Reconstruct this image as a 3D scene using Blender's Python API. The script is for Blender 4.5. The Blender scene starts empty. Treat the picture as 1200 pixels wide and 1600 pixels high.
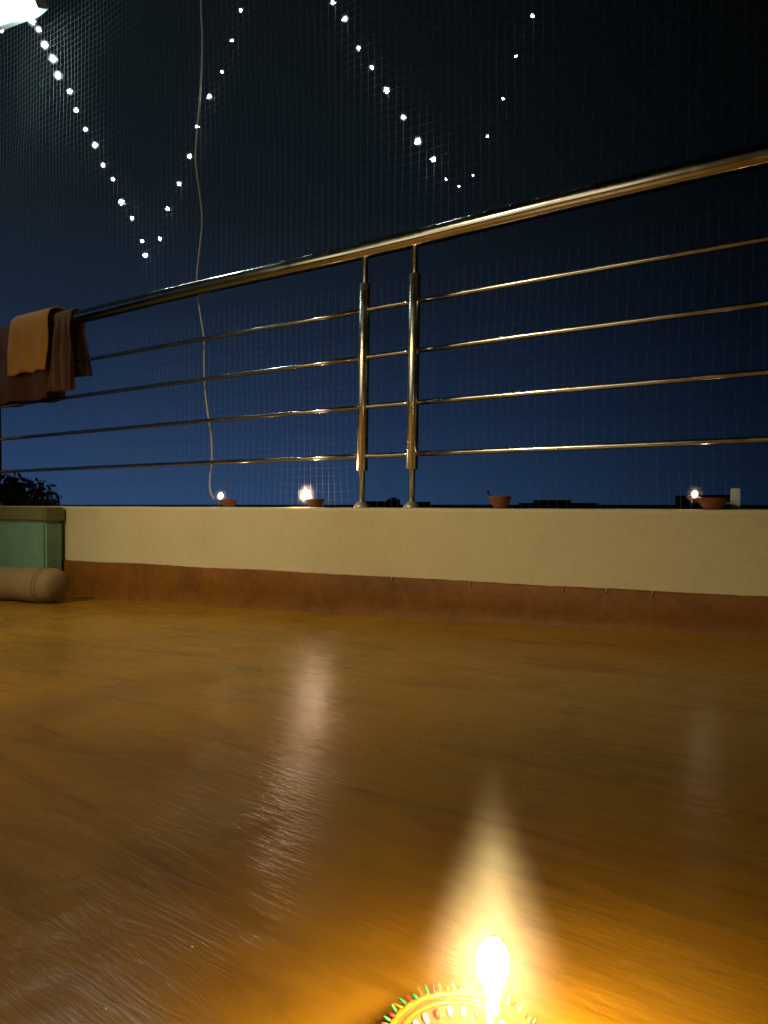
import bpy, bmesh, math, random
from mathutils import Vector, Matrix, noise as mnoise
random.seed(11)
S = bpy.context.scene
R = math.radians

# ------------------------------------------------------------------ camera
F = 1150.0                                  # focal length in photo pixels
PITCH = math.atan(15 / F)
cam_d = bpy.data.cameras.new('camera')
cam = bpy.data.objects.new('camera', cam_d)
S.collection.objects.link(cam)
cam_d.sensor_fit = 'VERTICAL'
cam_d.sensor_height = 36
cam_d.sensor_width = 27
cam_d.lens = F / 1600 * 36
cam_d.clip_start = 0.02
cam_d.clip_end = 4000
cam.location = (0, 0, 0)
cam.rotation_euler = (R(90) - PITCH, 0, 0)
S.camera = cam

# ------------------------------------------------------------------ night sky
W = bpy.data.worlds.new('World')
S.world = W
W.use_nodes = True
nt = W.node_tree
for n in list(nt.nodes): nt.nodes.remove(n)
def wn(t, **k):
    n = nt.nodes.new(t)
    for a, b in k.items(): setattr(n, a, b)
    return n
wout = wn('ShaderNodeOutputWorld'); bg = wn('ShaderNodeBackground')
tc = wn('ShaderNodeTexCoord'); sep = wn('ShaderNodeSeparateXYZ')
nt.links.new(tc.outputs['Generated'], sep.inputs[0])
ramp = wn('ShaderNodeValToRGB')             # elevation -> colour of the late dusk
el = ramp.color_ramp.elements
el[0].position = 0.0; el[0].color = (.021, .056, .138, 1)
el[1].position = 1.0; el[1].color = (.0015, .002, .003, 1)
for p, c in ((.04, (.0185, .048, .118)), (.12, (.0125, .030, .076)), (.24, (.0076, .0160, .0350)),
             (.36, (.0056, .0100, .0142)), (.6, (.0040, .0070, .0085))):
    e = el.new(p); e.color = (*c, 1)
nt.links.new(sep.outputs['Z'], ramp.inputs[0])
# the town's side of the sky (left) is lighter than the right
dotn = wn('ShaderNodeVectorMath', operation='DOT_PRODUCT')
nt.links.new(tc.outputs['Generated'], dotn.inputs[0]); dotn.inputs[1].default_value = (-.80, .60, 0)
mr = wn('ShaderNodeMapRange'); mr.interpolation_type = 'SMOOTHSTEP'
nt.links.new(dotn.outputs['Value'], mr.inputs[0])
mr.inputs[1].default_value = -.05; mr.inputs[2].default_value = .95
mr.inputs[3].default_value = .06; mr.inputs[4].default_value = 1.1
mul = wn('ShaderNodeMix', data_type='RGBA', blend_type='MULTIPLY'); mul.inputs[0].default_value = 1
nt.links.new(ramp.outputs[0], mul.inputs[6]); nt.links.new(mr.outputs[0], mul.inputs[7])
nt.links.new(mul.outputs[2], bg.inputs[0]); bg.inputs[1].default_value = 1.0
nt.links.new(bg.outputs[0], wout.inputs[0])

S.view_settings.view_transform = 'Standard'
S.view_settings.look = 'None'
S.view_settings.exposure = 0
S.view_settings.gamma = 1
S.render.resolution_x, S.render.resolution_y = 768, 1024

# ------------------------------------------------------------------ frame of the place
U = Vector((.8307, -.5568, 0))              # along the parapet, towards the right
N = Vector((.5568, .8307, 0))               # outward, away from the terrace
P0 = Vector((0, 2.3, 0))
ZT = -.0172                                 # top of the parapet, relative to the eye
def P(u, w, z):                             # place from along / outward / height
    v = P0 + U * u + N * w
    return Vector((v.x, v.y, z))
cp, sp = math.cos(PITCH), math.sin(PITCH)
def ray(px, py):
    a, b = (px - 600) / F, (800 - py) / F
    return Vector((a, cp + b * sp, -sp + b * cp))
def on(px, py, w=0.0):                      # photo point on the vertical plane w behind the parapet's face
    d = ray(px, py)
    t = (P0 + N * w).dot(N) / d.dot(N)
    return d * t
def uwz(v): return ((v - P0).dot(U), (v - P0).dot(N), v.z)
FS = .034
GA = .018
def floor_z(u, w=0): return -.354 + FS * u - GA * w
def on_floor(px, py):
    d = ray(px, py); g = U * FS - N * GA; nrm = Vector((-g.x, -g.y, 1))
    q = P(0, 0, -.354)
    return d * (q.dot(nrm) / d.dot(nrm))

# ------------------------------------------------------------------ materials
def mat(name, color=(.5, .5, .5), rough=.6, metal=0, emit=None, estr=0, spec=.5):
    m = bpy.data.materials.new(name); m.use_nodes = True
    b = m.node_tree.nodes['Principled BSDF']
    b.inputs['Base Color'].default_value = (*color, 1)
    b.inputs['Roughness'].default_value = rough
    b.inputs['Metallic'].default_value = metal
    b.inputs['Specular IOR Level'].default_value = spec
    if emit:
        b.inputs['Emission Color'].default_value = (*emit, 1)
        b.inputs['Emission Strength'].default_value = estr
    return m
def nodes(m): return m.node_tree.nodes, m.node_tree.links, m.node_tree.nodes['Principled BSDF']
def mapping(m, scale=(1, 1, 1), rot=(0, 0, 0)):
    n, l, b = nodes(m)
    t = n.new('ShaderNodeTexCoord'); mp = n.new('ShaderNodeMapping')
    mp.inputs['Scale'].default_value = scale; mp.inputs['Rotation'].default_value = rot
    l.new(t.outputs['Object'], mp.inputs[0]); return mp.outputs[0]
def noise(m, vec, scale, detail=4, rough=.55, dist=0):
    n, l, b = nodes(m)
    x = n.new('ShaderNodeTexNoise'); x.inputs['Scale'].default_value = scale
    x.inputs['Detail'].default_value = detail; x.inputs['Roughness'].default_value = rough
    x.inputs['Distortion'].default_value = dist
    l.new(vec, x.inputs['Vector']); return x.outputs['Fac']
def crm(m, fac, stops):
    n, l, b = nodes(m)
    r = n.new('ShaderNodeValToRGB'); e = r.color_ramp.elements
    e[0].position, e[0].color = stops[0][0], (*stops[0][1], 1)
    e[1].position, e[1].color = stops[-1][0], (*stops[-1][1], 1)
    for p, c in stops[1:-1]:
        k = e.new(p); k.color = (*c, 1)
    l.new(fac, r.inputs[0]); return r.outputs[0]
def mth(m, op, a, b_, c=None):
    n, l, b = nodes(m)
    x = n.new('ShaderNodeMath'); x.operation = op
    for i, v in enumerate((a, b_, c)):
        if v is None: continue
        if isinstance(v, (int, float)): x.inputs[i].default_value = v
        else: l.new(v, x.inputs[i])
    return x.outputs[0]
def rng(m, v, a, b_, c, d):
    n, l, b = nodes(m)
    x = n.new('ShaderNodeMapRange'); l.new(v, x.inputs[0])
    for i, q in enumerate((a, b_, c, d)): x.inputs[i + 1].default_value = q
    return x.outputs[0]
def mix(m, fac, a, b_, blend='MIX'):
    n, l, b = nodes(m)
    x = n.new('ShaderNodeMix'); x.data_type = 'RGBA'; x.blend_type = blend
    if isinstance(fac, (int, float)): x.inputs[0].default_value = fac
    else: l.new(fac, x.inputs[0])
    for i, v in ((6, a), (7, b_)):
        if isinstance(v, tuple): x.inputs[i].default_value = (*v, 1)
        else: l.new(v, x.inputs[i])
    return x.outputs[2]
def bump(m, h, strength=.3, dist=.01, prev=None):
    n, l, b = nodes(m)
    x = n.new('ShaderNodeBump'); x.inputs['Strength'].default_value = strength
    x.inputs['Distance'].default_value = dist; l.new(h, x.inputs['Height'])
    if prev: l.new(prev, x.inputs['Normal'])
    l.new(x.outputs[0], b.inputs['Normal']); return x.outputs[0]

ROTU = math.atan2(U.y, U.x)
# floor: red-oxide cement wash, trowelled along the parapet, faintly glossy
M_floor = mat('oxide_cement_floor', rough=.35)
n_, l_, b_ = nodes(M_floor)
vA = mapping(M_floor, (1, 1, 1))
nv = n_.new('ShaderNodeVectorRotate'); nv.rotation_type = 'Z_AXIS'; l_.new(vA, nv.inputs['Vector']); nv.inputs['Angle'].default_value = -ROTU - R(-6)
st = n_.new('ShaderNodeMapping'); st.inputs['Scale'].default_value = (1, 9, 1); l_.new(nv.outputs[0], st.inputs[0])
st2 = n_.new('ShaderNodeMapping'); st2.inputs['Scale'].default_value = (1, 5, 1); l_.new(nv.outputs[0], st2.inputs[0])
g1 = noise(M_floor, st.outputs[0], 9, 7, .62, .8)      # grain
g2 = noise(M_floor, vA, 1.7, 5, .6, .4)                # blotches
g3 = noise(M_floor, st2.outputs[0], 2.6, 4, .6, 1.2)   # long smears
c1 = crm(M_floor, g2, [(.3, (.29, .145, .011)), (.5, (.39, .196, .014)), (.7, (.46, .225, .016))])
c2 = crm(M_floor, g3, [(.30, (.70, .68, .62)), (.5, (1, 1, 1)), (.72, (1.0, .93, .82))])
c3 = crm(M_floor, g1, [(.3, (.90, .89, .87)), (.55, (1, 1, 1)), (.75, (1.0, .98, .94))])
cc = mix(M_floor, 1, mix(M_floor, 1, c1, c2, 'MULTIPLY'), c3, 'MULTIPLY')
l_.new(cc, b_.inputs['Base Color'])
l_.new(rng(M_floor, mth(M_floor, 'ADD', g2, mth(M_floor, 'MULTIPLY', g1, .4)), .4, 1.0, .20, .34), b_.inputs['Roughness'])
b_.inputs['Specular IOR Level'].default_value = .34
rip = noise(M_floor, st.outputs[0], 26, 3, .5, .6)
msk = rng(M_floor, noise(M_floor, vA, 4.5, 3, .5, .3), .50, .60, 0, 1)
hgt = mth(M_floor, 'ADD', mth(M_floor, 'MULTIPLY', g1, .35), mth(M_floor, 'MULTIPLY', mth(M_floor, 'MULTIPLY', rip, msk), 1.3))
big = mth(M_floor, 'MULTIPLY', noise(M_floor, st2.outputs[0], 5, 5, .65, 1.5), 1.2)
bump(M_floor, mth(M_floor, 'ADD', hgt, big), .26, .0045)

# skirting: same paint, redder and brushed by hand
M_skirt = mat('red_oxide_skirting', rough=.55)
n_, l_, b_ = nodes(M_skirt)
v = mapping(M_skirt)
s1 = noise(M_skirt, v, 5, 5, .6, .5); s2 = noise(M_skirt, v, 38, 3, .6)
b_.inputs['Specular IOR Level'].default_value = .22
l_.new(mix(M_skirt, 1, crm(M_skirt, s1, [(.3, (.145, .056, .007)), (.5, (.20, .077, .009)), (.7, (.25, .098, .012))]),
           crm(M_skirt, s2, [(.3, (.8, .78, .75)), (.6, (1, 1, 1))]), 'MULTIPLY'), b_.inputs['Base Color'])
bump(M_skirt, mth(M_skirt, 'ADD', s1, mth(M_skirt, 'MULTIPLY', s2, .3)), .5, .01)

# parapet: cream wall paint
M_cream = mat('cream_wall_paint', rough=.7)
n_, l_, b_ = nodes(M_cream)
v = mapping(M_cream)
w1 = noise(M_cream, v, 2.2, 6, .6, .3); w2 = noise(M_cream, v, 60, 4, .6)
l_.new(mix(M_cream, 1, crm(M_cream, w1, [(.3, (.56, .49, .29)), (.5, (.62, .545, .33)), (.7, (.65, .575, .36))]),
           crm(M_cream, w2, [(.25, (.93, .92, .9)), (.6, (1, 1, 1))]), 'MULTIPLY'), b_.inputs['Base Color'])
bump(M_cream, mth(M_cream, 'ADD', mth(M_cream, 'MULTIPLY', w1, .8), mth(M_cream, 'MULTIPLY', w2, .12)), .35, .01)

M_steel = mat('polished_steel', (.62, .60, .56), .17, 1)
n_, l_, b_ = nodes(M_steel)
v = mapping(M_steel)
q = noise(M_steel, v, 14, 5, .7)
l_.new(rng(M_steel, q, .3, .7, .10, .24), b_.inputs['Roughness'])
l_.new(crm(M_steel, q, [(.3, (.60, .57, .50)), (.7, (.70, .67, .60))]), b_.inputs['Base Color'])
M_sleeve = mat('brushed_steel', (.70, .69, .60), .30, 1)
n_, l_, b_ = nodes(M_sleeve)
q = noise(M_sleeve, mapping(M_sleeve), 20, 5, .7)
l_.new(rng(M_sleeve, q, .3, .7, .20, .38), b_.inputs['Roughness'])
M_flange = mat('dull_steel', (.45, .42, .35), .45, .7)
M_net = mat('net_thread', (.15, .16, .165), .6)
M_cable = mat('cable_sheath', (.40, .40, .34), .5)
M_wire = mat('dark_green_wire', (.004, .006, .006), 1, spec=0)
M_led = mat('led_cap', (.9, .95, 1), .3, emit=(.80, .93, 1.0), estr=70)
M_ledw = mat('led_cap_warm', (.9, .95, 1), .3, emit=(.93, 1.0, .86), estr=70)
M_flame = mat('oil_flame', (1, .8, .5), 1, emit=(1.0, .70, .27), estr=640, spec=0)
M_bflame = mat('bright_oil_flame', (1, .8, .6), 1, emit=(1.0, .66, .40), estr=300, spec=0)
M_sflame = mat('small_oil_flame', (1, .8, .6), 1, emit=(1.0, .66, .42), estr=36, spec=0)
M_clay = mat('terracotta', (.34, .105, .035), .75)
n_, l_, b_ = nodes(M_clay)
q = noise(M_clay, mapping(M_clay), 90, 4, .6)
l_.new(crm(M_clay, q, [(.3, (.15, .042, .014)), (.7, (.25, .080, .028))]), b_.inputs['Base Color'])
bump(M_clay, q, .3, .002)
M_wick = mat('cotton_wick', (.55, .48, .36), .9)
M_burnt = mat('burnt_wick', (.02, .015, .012), .9)
M_oil = mat('lamp_oil', (.35, .20, .04), .06)
M_gold = mat('gold_glitter_paint', (.50, .24, .03), .35, .6)
M_red = mat('red_paint', (.50, .03, .03), .35)
M_green = mat('green_paint', (.03, .28, .08), .35)
M_bead = mat('pearl_bead', (.80, .76, .66), .2)
M_lampw = mat('lamp_housing', (.70, .74, .72), .4)
M_lampe = mat('lamp_diffuser', (.9, .95, .92), .4, emit=(.80, 1.0, .93), estr=3.4)
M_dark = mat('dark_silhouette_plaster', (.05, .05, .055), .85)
M_pale = mat('pale_plaster', (.30, .36, .36), .8)
M_tank = mat('black_plastic', (.012, .012, .014), .45)
M_leaf = mat('night_leaf', (.035, .055, .02), .7)
M_bark = mat('bark', (.08, .055, .035), .9)
M_glass = mat('dark_pane', (.02, .025, .03), .1)
M_teal = mat('teal_paint', (.075, .30, .20), .6)
n_, l_, b_ = nodes(M_teal)
q = noise(M_teal, mapping(M_teal), 9, 5, .6)
l_.new(crm(M_teal, q, [(.3, (.14, .29, .20)), (.7, (.20, .38, .27))]), b_.inputs['Base Color'])
M_olive = mat('olive_edge_paint', (.17, .17, .07), .6)
M_mat = mat('beige_mat', (.24, .17, .075), .9)
n_, l_, b_ = nodes(M_mat)
q = noise(M_mat, mapping(M_mat), 60, 4, .6)
bump(M_mat, q, .5, .004)
def cloth_mat(name, a, c):
    m = mat(name, a, .95); n_, l_, b_ = nodes(m)
    v = mapping(m); q = noise(m, v, 11, 5, .6)
    l_.new(crm(m, q, [(.3, a), (.7, c)]), b_.inputs['Base Color'])
    bump(m, noise(m, v, 140, 3, .6), .5, .003)
    b_.inputs['Sheen Weight'].default_value = .2
    return m
M_towel = cloth_mat('ochre_towel', (.55, .24, .032), (.66, .30, .05))
M_shirt = cloth_mat('brown_cotton', (.10, .048, .022), (.17, .085, .04))
M_shirt2 = cloth_mat('dark_red_cotton', (.085, .026, .012), (.12, .04, .017))
M_ground = mat('dark_ground', (.05, .05, .045), .95)
n_, l_, b_ = nodes(M_ground)
q = noise(M_ground, mapping(M_ground), .05, 6, .6)
l_.new(crm(M_ground, q, [(.3, (.02, .03, .015)), (.7, (.07, .065, .05))]), b_.inputs['Base Color'])
M_house = mat('house_wall_paint', (.62, .55, .36), .75)
n_, l_, b_ = nodes(M_house)
q = noise(M_house, mapping(M_house), 2, 6, .6)
l_.new(crm(M_house, q, [(.3, (.55, .48, .30)), (.7, (.66, .59, .40))]), b_.inputs['Base Color'])
M_wood = mat('brown_door_wood', (.14, .06, .025), .5)

# ------------------------------------------------------------------ helpers
def tag(o, label=None, cat=None, group=None, kind=None):
    for k, v in (('label', label), ('category', cat), ('group', group), ('kind', kind)):
        if v: o[k] = v
    return o
def link(name, bm, m, parent=None, smooth=False, loc=None):
    me = bpy.data.meshes.new(name)
    bm.normal_update(); bm.to_mesh(me); bm.free()
    if smooth:
        for p in me.polygons: p.use_smooth = True
    for mm in (m if isinstance(m, (list, tuple)) else [m]): me.materials.append(mm)
    o = bpy.data.objects.new(name, me); S.collection.objects.link(o)
    if parent: o.parent = parent
    if loc is not None: o.location = loc
    return o
def empty(name, loc=(0, 0, 0), rz=0):
    o = bpy.data.objects.new(name, None); S.collection.objects.link(o)
    o.location = loc; o.rotation_euler = (0, 0, rz); o.empty_display_size = .05
    return o
def box(bm, c, s, rz=0, bevel=0):
    r = bmesh.ops.create_cube(bm, size=1)
    mtx = Matrix.Translation(c) @ Matrix.Rotation(rz, 4, 'Z') @ Matrix.Diagonal((*s, 1))
    bmesh.ops.transform(bm, matrix=mtx, verts=r['verts'])
    if bevel:
        es = list({e for v in r['verts'] for e in v.link_edges})
        bmesh.ops.bevel(bm, geom=es, offset=bevel, segments=2, affect='EDGES', profile=.6)
def tube(bm, pts, rad, seg=12, caps=True):
    pts = [Vector(p) for p in pts]; rings = []
    prev = None
    for i, p in enumerate(pts):
        d = (pts[min(i + 1, len(pts) - 1)] - pts[max(i - 1, 0)]).normalized()
        if prev is None:
            a = Vector((0, 0, 1)) if abs(d.z) < .9 else Vector((1, 0, 0))
            x = d.cross(a).normalized()
        else:
            x = (prev - d * prev.dot(d)).normalized()
        prev = x; y = d.cross(x)
        r = rad[i] if isinstance(rad, (list, tuple)) else rad
        rings.append([bm.verts.new(p + (x * math.cos(2 * math.pi * k / seg) + y * math.sin(2 * math.pi * k / seg)) * r) for k in range(seg)])
    for a, b in zip(rings, rings[1:]):
        for k in range(seg):
            bm.faces.new((a[k], a[(k + 1) % seg], b[(k + 1) % seg], b[k]))
    if caps:
        bm.faces.new(list(reversed(rings[0]))); bm.faces.new(rings[-1])
def lathe(bm, prof, seg=32, close=False):
    rings = []
    for r, z in prof:
        rings.append([bm.verts.new((max(r, 1e-5) * math.cos(2 * math.pi * k / seg), max(r, 1e-5) * math.sin(2 * math.pi * k / seg), z)) for k in range(seg)])
    for a, b in zip(rings, rings[1:]):
        for k in range(seg): bm.faces.new((a[k], a[(k + 1) % seg], b[(k + 1) % seg], b[k]))
    bmesh.ops.remove_doubles(bm, verts=bm.verts, dist=5e-5)
def ubox(bm, u0, u1, w0, w1, z0, z1):       # box aligned with the parapet
    vs = [bm.verts.new(P(u, w, z)) for z in (z0, z1) for u, w in ((u0, w0), (u1, w0), (u1, w1), (u0, w1))]
    for f in ((3, 2, 1, 0), (4, 5, 6, 7), (0, 1, 5, 4), (1, 2, 6, 5), (2, 3, 7, 6), (3, 0, 4, 7)):
        bm.faces.new([vs[i] for i in f])

# ------------------------------------------------------------------ the setting
UL, UR = -3.05, 4.2                          # parapet extent
bm = bmesh.new()
bmesh.ops.create_circle(bm, cap_ends=True, segments=64, radius=2500)
o = link('ground', bm, M_ground, loc=(0, 0, -7.5)); tag(o, kind='structure')

bm = bmesh.new()                            # terrace floor slab, falling gently to the left
NU, NV = 60, 50
grid = {}
for i in range(NU + 1):
    for j in range(NV + 1):
        u = UL - .3 + (UR - UL + .6) * i / NU; w = .10 - 3.35 * j / NV
        q = P(u, w, 0); z = floor_z(u, w) + .0035 * mnoise.noise(Vector((q.x * 1.3, q.y * 1.3, 0)))
        grid[i, j] = bm.verts.new((q.x, q.y, z))
for i in range(NU):
    for j in range(NV):
        bm.faces.new((grid[i, j], grid[i, j + 1], grid[i + 1, j + 1], grid[i + 1, j]))
r = bmesh.ops.extrude_face_region(bm, geom=bm.faces[:])
for v in r['geom']:
    if isinstance(v, bmesh.types.BMVert): v.co.z -= .16
bmesh.ops.recalc_face_normals(bm, faces=bm.faces[:])
o = link('terrace_floor', bm, M_floor, smooth=True); tag(o, kind='structure')

# parapet with slightly uneven plaster, skirting and coping as parts
par = empty('parapet_wall', P(0, 0, -.354))
tag(par, 'long low cream painted parapet wall that carries the steel railing', 'wall')
def local(o, root):
    o.parent = root; o.matrix_parent_inverse = Matrix.Translation(root.location).inverted(); return o
bm = bmesh.new()
TH = .115
ZS = lambda u: -.232 + .0125 * u + .0035 * mnoise.noise(Vector((u * 3, 3, 0))) + .0015 * mnoise.noise(Vector((u * 23, 7, 0)))
n = 260
cols = []
for i in range(n + 1):
    u = UL + (UR - UL) * i / n
    row = []
    zs = [floor_z(u) - .1, ZS(u), -.15, -.09, ZT - .012, ZT - .003]
    for z in zs:
        row.append(bm.verts.new(P(u, .0022 * mnoise.noise(Vector((u * 1.7, z * 4, 0))) + .001 * mnoise.noise(Vector((u * 9, z * 11, 2))), z)))
    zt = ZT + .0012 * mnoise.noise(Vector((u * 6, 0, 5)))
    row.append(bm.verts.new(P(u, .007, zt)))
    row.append(bm.verts.new(P(u, TH - .007, zt)))
    row.append(bm.verts.new(P(u, TH, zt - .008)))
    row.append(bm.verts.new(P(u, TH, -.9)))
    cols.append(row)
for a, b in zip(cols, cols[1:]):
    for k in range(len(a) - 1): bm.faces.new((a[k], b[k], b[k + 1], a[k + 1]))
bm.faces.new(cols[0]); bm.faces.new(list(reversed(cols[-1])))
local(link('plaster', bm, M_cream, smooth=True), par)
bm = bmesh.new()                             # skirting: painted cement band 7 mm proud
cols = []
for i in range(n + 1):
    u = UL + (UR - UL) * i / n
    t = .009 + .0018 * mnoise.noise(Vector((u * 5, 1, 9)))
    z1 = ZS(u); z0 = floor_z(u) - .03
    cols.append([bm.verts.new(P(u, w, z)) for w, z in ((-.012 - t, z0 + .022), (-.005 - t, z0 + .034), (-t, z0 + .050), (-t, (z0 + z1) / 2), (-t, z1 - .006), (-t + .004, z1), (.02, z1))])
for a, b in zip(cols, cols[1:]):
    for k in range(len(a) - 1): bm.faces.new((a[k], b[k], b[k + 1], a[k + 1]))
local(link('skirting', bm, M_skirt, smooth=True), par)

M_drip = mat('cream_drip', (.45, .38, .24), .6)
for px_, y0, y1, wd_ in ((735, 905, 917, .0030), (948, 916, 926, .0035), (880, 908, 915, .002), (612, 896, 903, .004), (1020, 921, 928, .003), (470, 889, 894, .002)):
    a = uwz(on(px_, y0, -.011)); zt2 = ZS(a[0]); zb2 = on(px_, y1, -.011).z
    bm = bmesh.new(); ubox(bm, a[0] - wd_ / 2, a[0] + wd_ / 2, -.0128, -.0085, min(zb2, zt2 - .012), zt2 + .002)
    bmesh.ops.bevel(bm, geom=bm.edges[:], offset=wd_ * .3, segments=2, affect='EDGES')
    local(link('paint_drip', bm, M_drip, smooth=True), par)
bm = bmesh.new()
fr = random.Random(5)
spots = [(357, 1010), (363, 1083), (352, 1068), (338, 1078), (503, 1095), (165, 1577), (212, 1254), (590, 1105), (60, 1100), (700, 1130), (930, 1180), (1050, 1290), (300, 1480), (420, 1330)]
for a, b in spots:
    q = on_floor(a, b); s_ = fr.uniform(.0004, .0010)
    bmesh.ops.create_icosphere(bm, subdivisions=1, radius=1, matrix=Matrix.Translation(q + Vector((0, 0, .0005))) @ Matrix.Rotation(fr.uniform(0, 3), 4, 'Z') @ Matrix.Diagonal((s_ * fr.uniform(1, 2.2), s_, .0009, 1)))
o = link('paint_flecks', bm, M_drip, smooth=True); tag(o, 'tiny pale paint flecks and grit scattered on the brown floor', 'flecks', kind='stuff')

# ------------------------------------------------------------------ house behind the camera
HW = -3.0
hb = empty('house', P(0.4, HW, -.35))
tag(hb, 'cream house wall behind the viewer with a wide curtained glass door lit from inside', 'house')
DU0, DU1 = -2.9, .1
bm = bmesh.new()
ubox(bm, -4.6, DU0, HW - .25, HW, -.6, 2.6); ubox(bm, DU1, UR + .3, HW - .25, HW, -.6, 2.6); ubox(bm, DU0, DU1, HW - .25, HW, 1.62, 2.6)
local(link('wall', bm, M_house), hb)
M_curt = mat('curtain_lit_from_inside', (.6, .5, .3), .9)
n_, l_, b_ = nodes(M_curt)
vv = mapping(M_curt)
nv = n_.new('ShaderNodeVectorRotate'); nv.rotation_type = 'Z_AXIS'; l_.new(vv, nv.inputs['Vector']); nv.inputs['Angle'].default_value = -ROTU
sc = n_.new('ShaderNodeMapping'); sc.inputs['Scale'].default_value = (1, .01, .02); l_.new(nv.outputs[0], sc.inputs[0])
qf = noise(M_curt, sc.outputs[0], 6, 3, .6)
b_.inputs['Emission Color'].default_value = (1.0, .85, .54, 1)
l_.new(rng(M_curt, qf, .3, .7, .62, 1.6), b_.inputs['Emission Strength'])
nd = 4
for k in range(nd):
    a = DU0 + (DU1 - DU0) * k / nd; b = DU0 + (DU1 - DU0) * (k + 1) / nd
    bm = bmesh.new()
    ubox(bm, a + .005, a + .055, HW - .12, HW - .06, floor_z(a, HW), 1.62); ubox(bm, b - .055, b - .005, HW - .12, HW - .06, floor_z(a, HW), 1.62)
    ubox(bm, a + .055, b - .055, HW - .12, HW - .06, 1.56, 1.62); ubox(bm, a + .055, b - .055, HW - .12, HW - .06, floor_z(a, HW), .20)
    dr = local(link('door_panel', bm, M_wood), hb)
    bm = bmesh.new(); ubox(bm, a + .055, b - .055, HW - .16, HW - .14, .20, 1.56)
    cu = link('curtain', bm, M_curt, dr)

# lit tube lamp above that door
LU, LW, LZ = -.9, HW + .08, 1.85
tl = empty('tube_lamp', P(LU, LW, LZ)); tag(tl, 'lit warm white tube lamp fixed above the curtained glass door', 'lamp')
bm = bmesh.new(); ubox(bm, LU - .62, LU + .62, HW + .001, HW + .05, LZ - .03, LZ + .03)
local(link('batten', bm, M_lampw), tl)
bm = bmesh.new(); tube(bm, [P(LU - .6, LW, LZ), P(LU + .6, LW, LZ)], .018, 16)
M_tube = mat('lit_tube', (.9, .9, .8), .4, emit=(1.0, .86, .52), estr=5)
local(link('tube', bm, M_tube), tl)
al = bpy.data.lights.new('tube_light', 'SPOT'); al.spot_size = R(70); al.spot_blend = 1; al.shadow_soft_size = .12
al.energy = 235; al.color = (1.0, .80, .47)
alo = bpy.data.objects.new('tube_light', al); S.collection.objects.link(alo)
alo.location = P(LU, LW + .03, LZ)
tgt = P(-.45, -.65, -.37)
alo.rotation_euler = (tgt - alo.location).to_track_quat('-Z', 'Y').to_euler()
alo.parent = tl; alo.matrix_parent_inverse = Matrix.Translation(tl.location).inverted()

# ------------------------------------------------------------------ steel railing
RW = .058
rl = empty('steel_railing', P(0, RW, ZT))
tag(rl, 'polished steel railing with a thick handrail and four thin crossbars on the parapet', 'railing')
zt_ = on(600, 383, RW).z
def rp(u, z, w=RW): return P(u, w, z)
bm = bmesh.new()
tube(bm, [rp(UL + .02 + (UR - UL - .04) * i / 30, zt_ + .003 * math.sin(i * .9)) for i in range(31)], .0285, 28)
local(link('handrail', bm, M_steel, smooth=True), rl)
posts = []
for (bx, by, tx, ty) in ((565, 790, 571, 388), (643, 790, 649, 372)):
    ub = uwz(on(bx, by, RW))[0]; ut = uwz(on(tx, ty, RW))[0]; posts.append((ub, ut))
uL0 = uwz(on(-4, 700, RW))[0]
posts += [(uL0, uL0), (posts[0][0] + 1.62, posts[0][0] + 1.62), (posts[1][0] + 1.62, posts[1][0] + 1.62)]
cb = [on(600, y, RW).z for y in (479.5, 554.7, 633.4, 711.2)]
us = sorted(p[0] for p in posts)
ends = [UL + .02] + us + [UR - .02]
for z in cb:
    for a, b in zip(ends, ends[1:]):
        bm = bmesh.new(); k0 = random.uniform(-.0015, .0015)
        tube(bm, [rp(a + (b - a) * i / 8, z + k0 * math.sin(math.pi * i / 8)) for i in range(9)], .0078, 14)
        local(link('crossbar', bm, M_steel, smooth=True), rl)
for ub, ut in posts:
    zr = zt_ - .026
    def pp(z): return rp(ub + (ut - ub) * (z - ZT) / (zt_ - ZT), z)
    z0 = ZT; z1 = zt_
    bm = bmesh.new(); tube(bm, [pp(z0), pp((z0 + z1) / 2), pp(zr)], .0098, 20)
    p = local(link('post', bm, M_steel, smooth=True), rl)
    bm = bmesh.new()
    a, b = cb[3] - .048, cb[0] + .085
    tube(bm, [pp(a), pp(a + .001), pp(b - .001), pp(b)], [.0165, .0182, .0182, .0165], 28)
    local(link('sleeve', bm, M_sleeve, smooth=True), rl)
    bm = bmesh.new()
    lathe(bm, [(0, 0), (.026, 0), (.0265, .003), (.024, .009), (.018, .015), (.0125, .019), (.0100, .0215), (0, .0215)], 24)
    local(link('flange', bm, M_flange, smooth=True, loc=pp(z0 - .0005)), rl)
# ------------------------------------------------------------------ safety net behind the railing
def net_w(u, z):
    return .165 + .030 * mnoise.noise(Vector((u * .9, z * .7, 4))) + .010 * mnoise.noise(Vector((u * 4, z * 2, 1)))
def net_pt(u, z):
    du = .022 * mnoise.noise(Vector((u * 1.5, z * 1.2, 8))) + .0052 * mnoise.noise(Vector((u * 15, z * 6, 3))) + .012 * mnoise.noise(Vector((u * 4.3, z * 1.4, 31)))
    dz = .016 * mnoise.noise(Vector((u * 1.1, z * .8, 15))) + .0040 * mnoise.noise(Vector((u * 10, z * 13, 6)))
    return P(u + du, net_w(u, z), z + dz)
bm = bmesh.new()
NP = .0285; zb, ztop = ZT - .03, 2.62
nu = int((2.6 + 3.0) / NP); nz = int((ztop - zb) / NP)
NG = [[net_pt(-3.0 + NP * i, zb + NP * j) for j in range(nz + 1)] for i in range(nu + 1)]
TR = .0004
for i in range(nu + 1): tube(bm, NG[i], TR, 3, False)
for j in range(nz + 1): tube(bm, [NG[i][j] for i in range(nu + 1)], TR * .55, 3, False)
o = link('mesh', bm, M_net)
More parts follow.
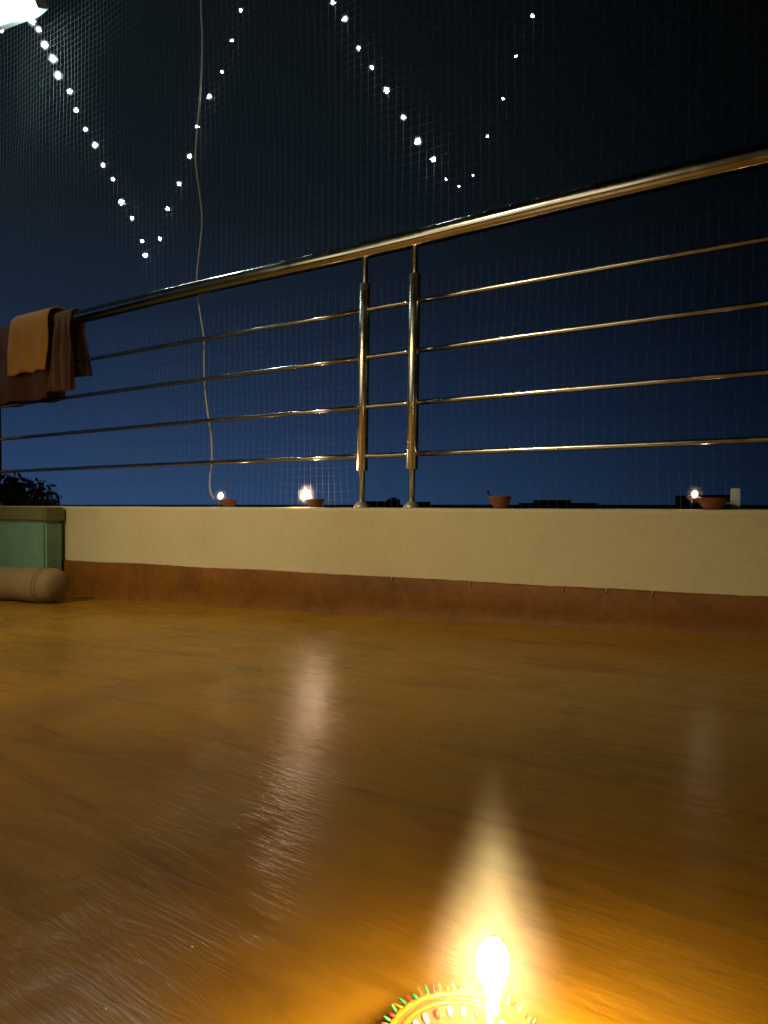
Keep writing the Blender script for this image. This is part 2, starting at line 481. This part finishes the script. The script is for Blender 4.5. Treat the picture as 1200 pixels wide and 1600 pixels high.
nt_o = empty('safety_net', P(0, .16, ZT)); tag(nt_o, 'fine pale square mesh net stretched behind the whole railing', 'net')
local(o, nt_o)
bm = bmesh.new(); tube(bm, [P(-3.0 + 5.6 * i / 40, .165, ztop - .03 * math.sin(math.pi * ((i % 10) / 10))) for i in range(41)], .004, 8)
local(link('top_rope', bm, M_cable, smooth=True), nt_o)
bm = bmesh.new(); tube(bm, [P(-3.0 + 5.6 * i / 40, TH + .012, ZT - .035) for i in range(41)], .003, 8)
local(link('bottom_rope', bm, M_cable, smooth=True), nt_o)

# ------------------------------------------------------------------ hanging cable
pts = [(312, -160), (314, 0), (316, 60), (314, 130), (309, 200), (306, 250), (312, 300), (316, 345), (312, 390), (308, 430), (308, 455),
       (313, 490), (319, 530), (319, 560), (320, 600), (324, 640), (330, 680), (331, 720), (328, 750), (329, 768), (335, 780)]
def smooth_pts(p, k=6):
    out = []
    for i in range(len(p) - 1):
        a = p[max(i - 1, 0)]; b = p[i]; c = p[i + 1]; d = p[min(i + 2, len(p) - 1)]
        for j in range(k):
            t = j / k
            out.append(.5 * ((2 * b) + (c - a) * t + (2 * a - 5 * b + 4 * c - d) * t * t + (3 * b - a - 3 * c + d) * t ** 3))
    out.append(p[-1]); return out
bm = bmesh.new()
tube(bm, smooth_pts([on(x, y, .108) for x, y in pts]), .0036, 10)
o = link('hanging_cable', bm, M_cable, smooth=True)
tag(o, 'thin pale cable hanging down in waves behind the railing to the leftmost oil lamp', 'cable')

# ------------------------------------------------------------------ fairy light strings
def star_mesh(s, seed):
    rr = random.Random(seed); bm = bmesh.new(); pts = []
    for k in range(10):
        a = math.pi * k / 5; r = s * (rr.uniform(.65, 1.35) if k % 2 == 0 else rr.uniform(.36, .5))
        pts.append(bm.verts.new((r * math.cos(a), 0, r * math.sin(a))))
    f = bm.verts.new((0, -s * .42, 0)); b = bm.verts.new((0, s * .42, 0))
    for k in range(10):
        bm.faces.new((pts[k], pts[(k + 1) % 10], f)); bm.faces.new((pts[(k + 1) % 10], pts[k], b))
    me = bpy.data.meshes.new('bulb'); bm.normal_update(); bm.to_mesh(me); bm.free(); return me
stars = [star_mesh(.0098, k) for k in range(9)]
def garland(pp, label, sizes, mats, w=.125):
    root = empty('string_light', on(*pp[0], w)); tag(root, label, 'string light', 'fairy light strings hanging on the net')
    ps = [on(x, y, w + .012 * math.sin(i * 1.7)) for i, (x, y) in enumerate(pp)]
    bm = bmesh.new(); tube(bm, smooth_pts([q + N * .014 for q in ps], 5), .0006, 6)
    local(link('wire', bm, M_wire, smooth=True), root)
    for i, q in enumerate(ps):
        if pp[i][1] < -30: continue
        me = stars[(i * 4) % 9].copy(); me.materials.append(mats[i % len(mats)])
        o = bpy.data.objects.new('bulb', me); S.collection.objects.link(o)
        o.location = q; o.scale = (sizes[i] * random.uniform(.8, 1.15),) * 3
        o.rotation_euler = (random.uniform(-.4, .4), random.uniform(0, 6), math.atan2(q.x, q.y) * -1 + random.uniform(-.4, .4))
        local(o, root)
        cp_ = bpy.data.objects.new('bulb_halo', bulb_halo_me); S.collection.objects.link(cp_)
        cp_.parent = o; cp_.scale = (.0185,) * 3
M_bulb_halo = bpy.data.materials.new('bulb_halo'); M_bulb_halo.use_nodes = True  # added scatter ball round each bulb, stands in for its bloom
def scatter_mat(m, dens, power, col=(1, 1, 1, 1)):
    n_, l_ = m.node_tree.nodes, m.node_tree.links
    for x in list(n_): n_.remove(x)
    ou = n_.new('ShaderNodeOutputMaterial'); pv = n_.new('ShaderNodeVolumePrincipled'); l_.new(pv.outputs[0], ou.inputs['Volume'])
    pv.inputs['Color'].default_value = col
    t_ = n_.new('ShaderNodeTexCoord')
    gr = n_.new('ShaderNodeTexGradient'); gr.gradient_type = 'SPHERICAL'; l_.new(t_.outputs['Object'], gr.inputs[0])
    m1 = n_.new('ShaderNodeMath'); m1.operation = 'POWER'; l_.new(gr.outputs[0], m1.inputs[0]); m1.inputs[1].default_value = power
    m3 = n_.new('ShaderNodeMath'); m3.operation = 'MULTIPLY'; l_.new(m1.outputs[0], m3.inputs[0]); m3.inputs[1].default_value = dens
    l_.new(m3.outputs[0], pv.inputs['Density'])
scatter_mat(M_bulb_halo, 45, 1.6)
bm = bmesh.new(); bmesh.ops.create_icosphere(bm, subdivisions=2, radius=1)
bulb_halo_me = bpy.data.meshes.new('bulb_halo'); bm.to_mesh(bulb_halo_me); bm.free(); bulb_halo_me.materials.append(M_bulb_halo)
M_flame_halo = bpy.data.materials.new('flame_halo'); M_flame_halo.use_nodes = True  # added scatter ball that imitates the soft glow of the small flames
scatter_mat(M_flame_halo, 9, 1.5)
flame_halo_me = bulb_halo_me.copy(); flame_halo_me.materials.clear(); flame_halo_me.materials.append(M_flame_halo)
A = [(-30, -15), (2, 48), (25, 35), (50, 33), (60, 46), (70, 70), (83, 92), (91, 118), (109, 143), (119, 172), (134, 202), (148, 227), (161, 258), (176, 280),
     (190, 316), (206, 341), (222, 377), (227, 399), (250, 373), (262, 326), (280, 287), (296, 244), (308, 198), (327, 151), (347, 112),
     (362, 63), (376, 16), (392, -45)]
SA = [1.0] * 3 + [1.35, 1.3, 1.25, 1.25, 1.25, 1.25, 1.15, 1.1, 1.05, 1, .95, .95, .9, .85, .85, .85, .85, .8, .8, .75, .75, .7, .7, .7, .7]
garland(A, 'left fairy light string of closely spaced bright bulbs dipping in a V above the rail', SA, [M_led, M_ledw])
B = [(505, -45), (520, 4), (539, 29), (560, 75), (581, 105), (604, 141), (630, 183), (653, 221), (677, 249), (697, 280), (717, 291), (739, 274),
     (762, 213), (786, 154), (806, 88), (832, 25), (850, -45)]
SB = [.7, .75, .75, .75, .75, .8, .95, .95, .8, .36, .32, .34, .42, .42, .45, .5, .5]
garland(B, 'right fairy light string with fewer bulbs, tiny at the bottom of its V', SB, [M_led])

# ------------------------------------------------------------------ lamp at the top left
fl = empty('flood_lamp', on(20, 5, .02)); tag(fl, 'lit cool white flood lamp at the top left corner of the view', 'lamp')
c = [on(x, y, -.02) for x, y in ((-60, -45), (40, -40), (59, 12), (44, 24), (-30, 52))]
bm = bmesh.new()
front = [bm.verts.new(v) for v in c]; back = [bm.verts.new(v + N * .05 + Vector((0, 0, .02))) for v in c]
bm.faces.new(front); bm.faces.new(list(reversed(back)))
for k in range(5): bm.faces.new((front[(k + 1) % 5], front[k], back[k], back[(k + 1) % 5]))
bmesh.ops.recalc_face_normals(bm, faces=bm.faces[:])
local(link('housing', bm, M_lampw), fl)
bm = bmesh.new()
ctr = sum(c, Vector()) / 5
vs = [bm.verts.new(ctr + (v - ctr) * .97 - N * .003) for v in c]; bm.faces.new(vs)
local(link('diffuser', bm, M_lampe), fl)
bm = bmesh.new(); tube(bm, [on(-10, -20, .03), on(-30, -160, .05)], .012, 10)
local(link('bracket', bm, M_lampw, smooth=True), fl)
pl = bpy.data.lights.new('flood_light', 'POINT'); pl.energy = 12; pl.color = (.72, 1.0, .95); pl.shadow_soft_size = .05
po = bpy.data.objects.new('flood_light', pl); S.collection.objects.link(po); po.location = on(12, 30, -.10)
local(po, fl)

# ------------------------------------------------------------------ clay oil lamps on the parapet
def bowl_bm(r, h, spout=1.0):
    bm = bmesh.new()
    lathe(bm, [(0, 0), (r * .62, 0), (r * .68, h * .08), (r * .88, h * .5), (r, h * .92), (r * 1.02, h), (r * .93, h), (r * .80, h * .62), (r * .5, h * .32), (0, h * .25)], 36)
    for v in bm.verts:                       # pinch a lip on -X
        if v.co.x < 0 and v.co.z > h * .3:
            a = math.atan2(v.co.y, -v.co.x); k = max(0, 1 - abs(a) / .75)
            v.co.x -= r * .32 * spout * k * (v.co.z / h); v.co.y *= 1 - .35 * k
            v.co.z += h * .10 * k
    bmesh.ops.recalc_face_normals(bm, faces=bm.faces[:])
    return bm
def flame_bm(w, h, neck=.35):
    bm = bmesh.new()
    prof = [(0, 0), (w * neck * .6, h * .03), (w * neck, h * .12), (w * .72, h * .26), (w * .98, h * .42), (w, h * .52), (w * .88, h * .68), (w * .6, h * .83), (w * .28, h * .94), (0, h)]
    lathe(bm, prof, 24); return bm
def diya(px, pxl, label, lit=True, r=.027, h=.022, rough=0, fs=1.0, lean=0):
    p = on(px, 792, .046); u, w, z = uwz(p)
    root = empty('oil_lamp', P(u, .046, ZT + .0012), ROTU); tag(root, label, 'oil lamp', 'clay oil lamps on the parapet')
    link('bowl', bowl_bm(r, h), M_clay, root, smooth=True)
    bm = bmesh.new(); bmesh.ops.create_circle(bm, cap_ends=True, segments=28, radius=r * .83)
    link('oil', bm, M_oil, root, loc=(0, 0, h * .66))
    bm = bmesh.new(); tube(bm, smooth_pts([Vector((r * .3, 0, h * .68)), Vector((-r * .4, 0.002, h * .75)), Vector((-r * 1.1, 0, h * 1.08)), Vector((-r * 1.28, 0, h * 1.28))], 4), .0018, 8)
    link('wick', bm, M_wick if lit else M_burnt, root, smooth=True)
    if lit:
        bm = flame_bm(.0098 * fs, .027 * fs, .5)
        f = link('flame', bm, M_bflame if fs > 1 else M_sflame, root, smooth=True, loc=(-r * 1.28, 0, h * 1.02)); f.rotation_euler = (0, lean, 0)
        sk = bpy.data.objects.new('halo', flame_halo_me); S.collection.objects.link(sk); sk.parent = root
        sk.location = (-r * 1.28, 0, h * 1.02 + .013 * fs); sk.scale = (.036 * fs, .030, .042 * fs)
    else:
        bm = bmesh.new(); bmesh.ops.create_uvsphere(bm, u_segments=10, v_segments=6, radius=.0050)
        link('wick_tip', bm, M_burnt, root, smooth=True, loc=(-r * 1.28, 0, h * 1.35))
    return root
diya(357, 338, 'leftmost clay oil lamp on the parapet, burning beside the hanging cable', r=.032, h=.028, fs=.9)
diya(493, 475, 'clay oil lamp with the largest flame on the parapet, just left of the steel posts', r=.031, h=.028, fs=1.1)
diya(782, 765, 'unlit clay oil lamp on the parapet right of the steel posts', lit=False, r=.031, h=.034)
diya(1114, 1098, 'rightmost clay oil lamp on the parapet, burning left of the pale L shaped bracket', r=.033, h=.027, fs=.66)

# ------------------------------------------------------------------ decorated oil lamp in the foreground
base = on_floor(722, 1677)
u, w, z = uwz(base)
D = empty('decorated_oil_lamp', P(u, w, floor_z(u, w) + .001)); 
tag(D, 'decorated oil lamp burning on the floor in the foreground with beaded gold rim', 'oil lamp')
RR, HH = .038, .014
GLOW = 21.0
bm = bmesh.new()
lathe(bm, [(0, 0), (RR * .5, 0), (RR * .62, .002), (RR * .85, HH * .55), (RR * .97, HH * .9), (RR, HH), (RR * .955, HH * 1.02), (RR * .80, HH * .80), (RR * .62, HH * .5), (RR * .3, HH * .3), (0, HH * .28)], 72)
for v in bm.verts:
    a = math.atan2(v.co.y, v.co.x); rr = math.hypot(v.co.x, v.co.y)
    if rr > RR * .8:
        k = 1 + .018 * math.cos(a * 22); v.co.x *= k; v.co.y *= k
bmesh.ops.recalc_face_normals(bm, faces=bm.faces[:])
link('bowl', bm, M_clay, D, smooth=True)
bm = bmesh.new()
tube(bm, [Vector((RR * .985 * math.cos(t * math.pi / 36), RR * .985 * math.sin(t * math.pi / 36), HH * 1.03 + .0006 * math.sin(t * 2.2))) for t in range(73)], .0018, 8)
link('gold_rim', bm, M_gold, D, smooth=True)
bm = bmesh.new()
tube(bm, [Vector((RR * .86 * math.cos(t * math.pi / 36), RR * .86 * math.sin(t * math.pi / 36), HH * .93)) for t in range(73)], .0013, 8)
link('gold_band', bm, M_gold, D, smooth=True)
def drop(s, l):                              # leaf-shaped bead
    bm = bmesh.new(); bmesh.ops.create_uvsphere(bm, u_segments=8, v_segments=6, radius=1)
    for v in bm.verts: v.co = Vector((v.co.x * s, v.co.y * s * .8, v.co.z * l * (1 - .0 * v.co.x)))
    me = bpy.data.meshes.new('bead'); bm.to_mesh(me); bm.free()
    for p in me.polygons: p.use_smooth = True
    return me
def bead(me0, name, m, loc, rot):
    me = me0.copy(); me.materials.append(m)
    o = bpy.data.objects.new(name, me); S.collection.objects.link(o); o.parent = D; o.location = loc; o.rotation_euler = rot
dm = drop(.0013, .0036); pm = drop(.0019, .0027); tm = drop(.0009, .0050)
bead_m = {}
for k in range(64):
    a = 2 * math.pi * k / 64
    c_, s_ = math.cos(a), math.sin(a)
    mm = (M_green, M_gold, M_green, M_red)[k % 4]
    if mm.name not in bead_m: bead_m[mm.name] = dm.copy(); bead_m[mm.name].materials.append(mm)
    o = bpy.data.objects.new('petal', bead_m[mm.name]); S.collection.objects.link(o); o.parent = D
    o.location = (RR * 1.05 * c_, RR * 1.05 * s_, HH * 1.10); o.rotation_euler = (random.uniform(-.25, .25), R(50) + random.uniform(-.5, .5), a + .3); o.scale = (random.uniform(.6, 1), random.uniform(.6, 1), random.uniform(.45, 1.35))
for k in range(24):
    a = 2 * math.pi * (k + .5) / 24; c_, s_ = math.cos(a), math.sin(a)
    mm = (M_bead, M_red, M_bead)[k % 3]; key = 'p' + mm.name
    if key not in bead_m: bead_m[key] = pm.copy(); bead_m[key].materials.append(mm)
    o = bpy.data.objects.new('bead', bead_m[key]); S.collection.objects.link(o); o.parent = D
    o.location = (RR * .74 * c_, RR * .74 * s_, HH * .80); o.rotation_euler = (0, R(50), a)
bm = bmesh.new(); bmesh.ops.create_circle(bm, cap_ends=True, segments=40, radius=RR * .64)
link('oil', bm, M_oil, D, loc=(0, 0, HH * .55))
# wick and flame: photo puts flame tip at (772,1468), its foot near (768,1600)
q = ray(770, 1600); fd = D.location.y - .012
foot = q * (fd / q.y) - D.location
q = ray(774, 1467); tip = q * (fd / q.y) - D.location
bm = bmesh.new(); tube(bm, smooth_pts([Vector((.0, -.012, HH * .6)), Vector((foot.x * .5, foot.y - .004, HH * .62)), foot + Vector((0, 0, -.002)), foot + Vector((0, 0, .006))], 5), .0028, 10)
link('wick', bm, M_wick, D, smooth=True)
FH = (tip - foot).length
bm = bmesh.new()
lathe(bm, [(0, 0), (.0022, .0015), (.0025, FH * .15), (.0029, FH * .32), (.0040, FH * .42), (.0062, FH * .53), (.0072, FH * .65), (.0073, FH * .77), (.0064, FH * .88), (.0040, FH * .965), (.0016, FH * .993), (0, FH)], 28)
f = link('flame', bm, M_flame, D, smooth=True, loc=foot)
# added volume lit by the flame, imitates the lens glow round and above it
M_glow = bpy.data.materials.new('lamp_glow'); M_glow.use_nodes = True
n_, l_ = M_glow.node_tree.nodes, M_glow.node_tree.links
for x in list(n_): n_.remove(x)
ou = n_.new('ShaderNodeOutputMaterial'); pv = n_.new('ShaderNodeVolumePrincipled'); l_.new(pv.outputs[0], ou.inputs['Volume'])
pv.inputs['Color'].default_value = (1, .97, .95, 1); pv.inputs['Anisotropy'].default_value = .2
t_ = n_.new('ShaderNodeTexCoord')
def sm_(op, a, b=None, clamp=False):
    x = n_.new('ShaderNodeMath'); x.operation = op; x.use_clamp = clamp
    for k, v in enumerate((a, b)):
        if v is None: continue
        if isinstance(v, (int, float)): x.inputs[k].default_value = v
        else: l_.new(v, x.inputs[k])
    return x.outputs[0]
nz_ = n_.new('ShaderNodeTexNoise'); nz_.inputs['Scale'].default_value = 1.5; nz_.inputs['Detail'].default_value = 1; l_.new(t_.outputs['Object'], nz_.inputs['Vector'])
sz = n_.new('ShaderNodeSeparateXYZ'); l_.new(t_.outputs['Object'], sz.inputs[0])
X, Y, Z = sz.outputs
r2 = sm_('ADD', sm_('MULTIPLY', X, X), sm_('MULTIPLY', Y, Y))
wid = sm_('MULTIPLY_ADD', Z, -.58); wid.node.inputs[2].default_value = .70      # a column that narrows upwards
body = sm_('POWER', sm_('SUBTRACT', 1.0, sm_('DIVIDE', sm_('SQRT', r2), sm_('MAXIMUM', wid, .03)), True), 2.3)
dz = sm_('ADD', Z, .42)
near = sm_('MINIMUM', sm_('MULTIPLY', sm_('ADD', sm_('MULTIPLY', r2, .5), sm_('MULTIPLY', dz, dz)), 2.6), 1.0)
fade = sm_('MULTIPLY', sm_('MULTIPLY', sm_('ADD', Z, 1.0), 1.6, True), sm_('MULTIPLY', sm_('SUBTRACT', 1.0, Z), 1.3, True))
den = sm_('MULTIPLY', sm_('MULTIPLY', body, sm_('ADD', near, .012)), sm_('MULTIPLY', fade, sm_('MULTIPLY', nz_.outputs[0], GLOW)))
l_.new(den, pv.inputs['Density'])
bm = bmesh.new(); lathe(bm, [(0, -1), (1.30, -1), (.72, 0), (.14, 1), (0, 1)], 24)
sm = link('halo', bm, M_glow, loc=D.location + foot + Vector((0, .004, FH + .022))); sm.scale = (.044, .044, .074)
tag(sm, 'added volume imitating the lens glow around the foreground flame', 'halo', kind='stuff')

# ------------------------------------------------------------------ cloths over the left end of the railing
def cloth(name, path, u0, u1, m, label, nu=26, fold=.012, seed=0, flare=0):
    # path: list of (w, z) draped over the rail; folds run down it
    bm = bmesh.new(); g = []
    pts = smooth_pts([Vector((a, b, 0)) for a, b in path], 5)
    for i in range(nu + 1):
        col = []
        for j, q in enumerate(pts):
            t = i / nu; drop_ = max(0, zt_ - q.y)
            u = u0 + (u1 - u0) * t + flare * drop_ * (t - .3) + .014 * mnoise.noise(Vector((q.y * 6, seed, t * 2)))
            k = min(1, drop_ / .10)
            w = q.x + k * (fold * math.sin(t * 17 + seed + q.y * 5) + fold * 1.1 * mnoise.noise(Vector((t * 5, q.y * 5, seed))))
            col.append(bm.verts.new(P(u, w, q.y + k * .014 * mnoise.noise(Vector((t * 4, 2, seed + 3))))))
        g.append(col)
    for a, b in zip(g, g[1:]):
        for k in range(len(a) - 1): bm.faces.new((a[k], b[k], b[k + 1], a[k + 1]))
    o = link(name, bm, m, smooth=True)
    md = o.modifiers.new('thickness', 'SOLIDIFY'); md.thickness = .004; md.offset = 0
    tag(o, label, 'cloth', 'cloths hung over the railing'); return o
r0 = .033
def drape(front, back, off=0):
    a = r0 + off
    return [(RW + a + .012, back), (RW + a + .004, (back + zt_) / 2), (RW + a, zt_), (RW + a * .7, zt_ + a * .72), (RW, zt_ + a + .001), (RW - a * .7, zt_ + a * .72), (RW - a, zt_),
            (RW - a - .006, (front + zt_) / 2), (RW - a - .012, front)]
uu = lambda x, y=540: uwz(on(x, y, 0))[0]
zf = lambda x, y: on(x, y, 0).z
cloth('towel', drape(zf(50, 582), zt_ - .30, .030), uu(18), uu(76), M_towel, 'ochre orange towel folded over the left end of the handrail', seed=1, fold=.005)
cloth('garment', drape(zf(60, 622), zt_ - .35, .0), uu(-60), uu(72), M_shirt2, 'dark reddish brown garment hanging under the ochre towel on the handrail', seed=5, fold=.016)
cloth('garment', drape(zf(105, 608), zt_ - .25, .002), uu(78), uu(104), M_shirt, 'crumpled brown garment spreading out right of the ochre towel', seed=9, fold=.018, flare=.10)

# ------------------------------------------------------------------ things at the left end of the parapet
tb = on_floor(78, 925)
ut = uwz(tb)[0]
u1_ = uwz(on(70, 830, -.10))[0]
bl = empty('painted_block', P(u1_ - .3, -.06, floor_z(ut)))
tag(bl, 'teal painted low block with an olive top edge against the left end of the parapet', 'block')
u1 = uwz(on(70, 830, -.10))[0]
bm = bmesh.new(); ubox(bm, u1 - .75, u1, -.10, -.014, floor_z(u1) - .04, ZT - .066)
bmesh.ops.bevel(bm, geom=bm.edges[:], offset=.01, segments=3, affect='EDGES')
local(link('body', bm, M_teal, smooth=False), bl)
bm = bmesh.new(); ubox(bm, u1 - .76, u1 + .006, -.106, -.004, ZT - .0655, ZT - .004)
bmesh.ops.bevel(bm, geom=bm.edges[:], offset=.008, segments=3, affect='EDGES')
local(link('top_slab', bm, M_olive), bl)
# rolled mat
ue = uwz(on_floor(101, 930))[0]
zc = lambda u: floor_z(u, -.24) + .072
um = uwz(on(92, 900, -.235))[0] - .02
bm = bmesh.new()
pr = [(.0, .02), (.0, .035), (.012, .050), (.03, .056)]
pts_, rad_ = [], []
for i in range(26):
    u = um - .9 * (i / 25) ** 1.0
    pts_.append(P(u, -.235 + .006 * math.sin(i * 1.1), zc(u))); rad_.append((.055 if i == 0 else .066 if i == 1 else .070) + .002 * math.sin(i * 2.1))
tube(bm, [pts_[0] + U * .012] + pts_, [.036] + rad_, 24)
for v in bm.verts:
    v.co += Vector((mnoise.noise(v.co * 9), mnoise.noise(v.co * 9 + Vector((5, 0, 0))), 0)) * .008
rm = empty('rolled_mat', P(u1 - .3, -.235, floor_z(u1 - .3))); tag(rm, 'beige rolled mat lying on the floor in front of the teal block', 'mat')
local(link('roll', bm, M_mat, smooth=True), rm)
for du in (.05, .5):
    bm = bmesh.new()
    u = um - du; c0 = P(u, -.235, zc(u))
    tube(bm, [c0 + (N * math.cos(t * math.pi / 12) + Vector((0, 0, 1)) * math.sin(t * math.pi / 12)) * .0755 for t in range(25)], .0025, 6, False)
    local(link('tie', bm, M_olive, smooth=True), rm)

# ------------------------------------------------------------------ far skyline
GZ = -7.5
def far(px, py, Y):
    d = ray(px, py); return d * (Y / d.y)
def window(par_, cx, cy, cz, w, h):
    bm = bmesh.new()
    for sx in (-1, 1): box(bm, (cx + sx * w / 2, cy, cz), (.08, .10, h + .08))
    for sz in (-1, 1): box(bm, (cx, cy, cz + sz * h / 2), (w - .08, .09, .08))
    f = link('window', bm, M_pale, par_)
    bm = bmesh.new(); box(bm, (cx, cy + .02, cz), (w - .09, .03, h - .09)); link('pane', bm, M_glass, f)
def building(x0, x1, ytop, Y, dep, label, m, name='building'):
    a = far(x0, ytop, Y); b = far(x1, ytop, Y); wd = b.x - a.x; H = a.z - GZ
    root = empty(name, ((a.x + b.x) / 2, Y + dep / 2, GZ)); tag(root, label, 'building')
    bm = bmesh.new(); box(bm, (0, 0, (H - .5) / 2), (wd, dep, H - .5)); link('wall', bm, m, root)
    bm = bmesh.new()
    box(bm, (0, -dep / 2 + .1, H - .25), (wd + .1, .2, .5)); box(bm, (0, dep / 2 - .1, H - .25), (wd + .1, .2, .5))
    for s in (-1, 1): box(bm, (s * (wd / 2 - .1), 0, H - .25), (.2, dep - .41, .5))
    link('roof_parapet', bm, m, root)
    k = max(1, int(wd / 3))
    for fl_ in (1.6, 4.6):
        for i in range(k): window(root, -wd / 2 + wd * (i + .5) / k, -dep / 2 - .03, fl_, 1.1, 1.2)
    return root, wd, H, dep
def tank(bl_, x, hgt_, r, label, z):
    o = empty('water_tank', (bl_.location.x + x, bl_.location.y, GZ + z)); tag(o, label, 'water tank', 'far rooftop water tanks')
    bm = bmesh.new()
    pr = [(0, 0), (r, 0)]
    for k in range(5): pr += [(r * 1.0, hgt_ * .14 * k + .02), (r * 1.03, hgt_ * .14 * k + hgt_ * .07)]
    pr += [(r, hgt_ * .75), (r * .75, hgt_ * .90), (r * .35, hgt_ * .93), (r * .33, hgt_), (0, hgt_)]
    lathe(bm, pr, 20); link('body', bm, M_tank, o, smooth=True)
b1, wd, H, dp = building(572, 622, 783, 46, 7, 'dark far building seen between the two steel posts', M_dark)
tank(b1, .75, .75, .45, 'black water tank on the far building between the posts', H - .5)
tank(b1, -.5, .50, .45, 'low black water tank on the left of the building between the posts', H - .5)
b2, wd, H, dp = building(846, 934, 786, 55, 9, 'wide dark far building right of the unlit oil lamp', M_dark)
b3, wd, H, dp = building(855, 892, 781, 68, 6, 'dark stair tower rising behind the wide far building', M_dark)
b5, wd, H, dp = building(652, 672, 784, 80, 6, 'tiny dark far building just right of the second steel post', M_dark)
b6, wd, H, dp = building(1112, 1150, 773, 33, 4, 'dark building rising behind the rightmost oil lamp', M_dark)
M_brk = mat('pale_grey_metal', (.30, .37, .37), .5)
q = on(1148, 795, .098); bu = uwz(q)[0]
br = empty('bracket', P(bu, .098, ZT + .0012)); tag(br, 'pale grey upright L shaped bracket on the parapet right of the rightmost oil lamp', 'bracket')
zb_ = ZT + .0012; hb_ = on(1148, 763, .098).z
bm = bmesh.new(); ubox(bm, bu - .010, bu + .013, .096, .101, zb_ + .004, hb_); bmesh.ops.bevel(bm, geom=bm.edges[:], offset=.0015, segments=2, affect='EDGES')
local(link('upright', bm, M_brk), br)
bm = bmesh.new(); ubox(bm, bu - .030, bu + .013, .088, .110, zb_, zb_ + .004)
local(link('foot', bm, M_brk), br)
bm = bmesh.new(); ubox(bm, bu - .030, bu - .0105, .0965, .1005, zb_ + .011, zb_ + .016)
local(link('arm', bm, M_brk), br)

def tree(px0, px1, ytop, Y, label, seed, leaves=9000):
    rr = random.Random(seed); a = far(px0, ytop, Y); b = far(px1, ytop, Y)
    cx = (a.x + b.x) / 2; wr = (b.x - a.x) / 2; H = a.z - GZ
    root = empty('tree', (cx, Y, GZ)); tag(root, label, 'tree', 'dark trees beyond the terrace')
    bm = bmesh.new()
    tube(bm, [Vector((0, 0, 0)), Vector((.1, 0, H * .3)), Vector((0, .1, H * .55)), Vector((.1, 0, H * .8))], [.28, .2, .14, .05], 10)
    for k in range(9):
        an = rr.uniform(0, 6.28); z0 = H * rr.uniform(.35, .6)
        tube(bm, [Vector((0, 0, z0)), Vector((math.cos(an) * wr * .4, math.sin(an) * wr * .4, z0 + H * .12)), Vector((math.cos(an) * wr * .8, math.sin(an) * wr * .8, z0 + H * .2))], [.09, .06, .02], 6)
    link('trunk', bm, M_bark, root, smooth=True)
    bm = bmesh.new()
    cl = [(Vector((rr.uniform(-.75, .75) * wr, rr.uniform(-.6, .6) * wr, H * rr.uniform(.55, .9))), wr * rr.uniform(.25, .42)) for _ in range(16)]
    for c0, r_ in cl:
        c0.z = min(c0.z, H - r_ * .6 - abs(c0.x) / wr * H * .10)
    for _ in range(leaves):
        c0, r_ = rr.choice(cl)
        d = Vector((rr.gauss(0, 1), rr.gauss(0, 1), rr.gauss(0, 1))).normalized() * r_ * rr.uniform(.3, 1) ** .5
        p = c0 + d; s = rr.uniform(.05, .11)
        x = Vector((rr.gauss(0, 1), rr.gauss(0, 1), rr.gauss(0, 1))).normalized(); y = x.orthogonal().normalized()
        bm.faces.new([bm.verts.new(p + x * s), bm.verts.new(p + y * s * .5), bm.verts.new(p - x * s), bm.verts.new(p - y * s * .5)])
    link('crown', bm, M_leaf, root)
tree(-120, 104, 708, 18, 'dark round tree at the left beyond the parapet', 3)
tree(1158, 1300, 778, 30, 'dark low tree at the right edge beyond the pale bracket', 4, 4000)
